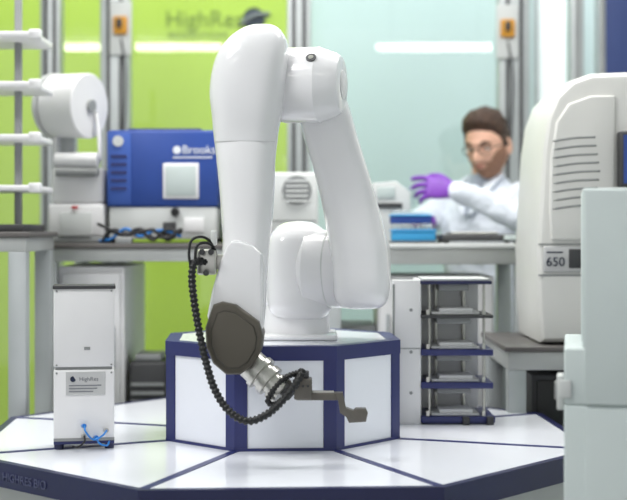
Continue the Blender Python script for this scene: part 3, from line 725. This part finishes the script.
for s, nm in ((1, 'right'), (-1, 'left')):
    bm = bmesh.new(); bmesh.ops.create_uvsphere(bm, u_segments=20, v_segments=12, radius=.0112)
    bmesh.ops.transform(bm, matrix=HM @ Matrix.Translation((.031*s, .0715, .003)), verts=bm.verts); finish(bm, 'eye_'+nm, lt, M['eye'], True)
    bm = bmesh.new(); bmesh.ops.create_uvsphere(bm, u_segments=14, v_segments=8, radius=.0058)
    bmesh.ops.transform(bm, matrix=HM @ Matrix.Translation((.031*s, .0785, -.001)), verts=bm.verts); finish(bm, 'iris_'+nm, lt, M['hair'], True)
    tube(lt, 'eyelid_'+nm, [hp(.018*s, .078, .005), hp(.031*s, .084, .010), hp(.044*s, .074, .005)], [.002, .0036, .002], M['skin'], seg=8)
    tube(lt, 'eyebrow_'+nm, [hp(.014*s, .091, .021), hp(.032*s, .090, .027), hp(.052*s, .076, .021)], [.003, .004, .002], M['hair'], seg=8)
    bm = bmesh.new(); bmesh.ops.create_uvsphere(bm, u_segments=20, v_segments=14, radius=1)
    for v in bm.verts:
        c = v.co; rr = math.hypot(c.y, c.z); c.x *= (.5 + .5*sm((rr-.45)/.4))
    bmesh.ops.transform(bm, matrix=HM @ Matrix.Translation((.079*s, -.006, -.008)) @ Matrix.Rotation(math.radians(18*s), 4, 'Z') @ Matrix.Diagonal((.009, .018, .031, 1)), verts=bm.verts)
    finish(bm, 'ear_'+nm, lt, M['skin'], True)
    bm = bmesh.new(); ring = []
    for k in range(25):
        t = 2*math.pi*k/24; ring.append(hp(.033*s + .0225*math.cos(t), .101 - .012*((.033+.0225*math.cos(t)*s)/.06)**2, .001+.0165*math.sin(t)))
    bmtube(bm, ring, .0018, seg=8, n=2); finish(bm, 'spectacle_rim_'+nm, lt, M['black'], True)
    tube(lt, 'spectacle_temple_'+nm, [hp(.055*s, .092, .006), hp(.072*s, .06, .006), hp(.080*s, .0, .004)], .0017, M['black'], seg=8)
tube(lt, 'spectacle_bridge', [hp(-.010, .1, .004), hp(0, .104, .007), hp(.010, .1, .004)], .0017, M['black'], seg=8)
tube(lt, 'mouth', [hp(-.019, .0895, -.0575), hp(0, .0975, -.0575), hp(.019, .0895, -.0575)], [.002, .004, .002], M['lips'], seg=8)
def hand(nm, wr, d, th, side, curl=(18, 26, 20)):
    d = d.normalized(); th = (th - d*th.dot(d)).normalized(); n = -(d.cross(th))*side
    P = lambda x, y, z: wr + d*x + th*y + n*z
    bm = bmesh.new(); rl = []
    for x, hw, ht, oy in ((-.035, .026, .020, 0), (-.01, .025, .018, 0), (.01, .029, .017, .0), (.035, .036, .017, .002), (.065, .040, .015, .001), (.088, .039, .013, 0), (.098, .034, .009, 0)):
        rl.append([P(x, oy+hw*math.copysign(abs(math.cos(t))**.8, math.cos(t)), ht*math.copysign(abs(math.sin(t))**.8, math.sin(t))) for t in [2*math.pi*k/20 for k in range(20)]])
    rings(bm, rl)
    for y, L, r0, cm, sp in ((.031, .072, .0096, .7, .12), (.010, .080, .0098, .95, .03), (-.011, .074, .0094, 1.15, -.06), (-.030, .058, .0086, 1.35, -.14)):
        x, z, a = .080, 0.0, 0.0; pts = [P(.06, y*.9, 0), P(x, y, 0)]; yy = y
        for seg, fr in ((curl[0], .45), (curl[1], .30), (curl[2], .25)):
            a += math.radians(seg*cm); x += math.cos(a)*L*fr; z -= math.sin(a)*L*fr; yy += sp*L*fr
            pts.append(P(x, yy, z))
        bmtube(bm, pts, [r0, r0, r0*.97, r0*.9, r0*.78], seg=12, n=5, roundcap=True)
    bmtube(bm, [P(.018, .018, -.006), P(.045, .046, -.016), P(.072, .056, -.032), P(.094, .052, -.044)], [.014, .0125, .0110, .0092], seg=12, n=5, roundcap=True)
    o = finish(bm, nm, lt, M['glove'], True); remesh(o, .0022, 3, .5)
hand('gloved_hand_left', wL, Vector((-1, -.05, .10)), Vector((.1, .35, .85)), 1, (20, 30, 22))
hand('gloved_hand_right', wR, Vector((-.9, -.3, -.12)), Vector((.3, -.5, .6)), -1, (25, 30, 25))
hpk = root('clear_tip_box', at(402, 193, 4.35))
c0 = at(402, 195, 4.36)
box(hpk, 'box_body', c0, (.08, .06, .03), M['clear'], .004, Matrix.Rotation(math.radians(-12), 3, 'Y'))
box(hpk, 'box_insert', c0 + Vector((0, 0, -.004)), (.074, .054, .004), M['boxw'], .001, Matrix.Rotation(math.radians(-12), 3, 'Y'))

# ------------------------------------------------------------------ light
wd = bpy.data.worlds.new('World'); bpy.context.scene.world = wd; wd.use_nodes = True
bg = wd.node_tree.nodes['Background']; bg.inputs['Color'].default_value = (.95, .975, 1, 1); bg.inputs['Strength'].default_value = 0.8
def area(nm, loc, rot, sx, sy, power, col=(1, 1, 1)):
    l = bpy.data.lights.new(nm, 'AREA'); l.shape = 'RECTANGLE'; l.size = sx; l.size_y = sy; l.energy = power; l.color = col
    o = bpy.data.objects.new(nm, l); o.location = loc; o.rotation_euler = rot; bpy.context.collection.objects.link(o)
area('ceiling_panel_light_front', (-1.1, 1.7, 3.15), (0, math.radians(-18), 0), 1.6, .6, 66)
area('ceiling_panel_light_mid', (.2, 3.4, 3.15), (0, 0, 0), 2.6, .7, 64, (1, .99, .97))
area('ceiling_panel_light_rear', (0, 5.3, 3.15), (math.radians(12), 0, 0), 4.5, .6, 56, (.97, 1, 1))

sc_ = bpy.context.scene
sc_.view_settings.view_transform = 'Standard'
sc_.view_settings.look = 'None'
cd = bpy.data.cameras.new('camera'); co = bpy.data.objects.new('camera', cd)
bpy.context.collection.objects.link(co); co.location = (0, 0, CH); co.rotation_euler = (math.pi/2, 0, 0)
cd.sensor_width = 36; cd.lens = F/627*36; cd.shift_y = -22/627
cd.dof.use_dof = True; cd.dof.focus_distance = 2.75; cd.dof.aperture_fstop = 2.8
cd.clip_start = .05
sc_.camera = co
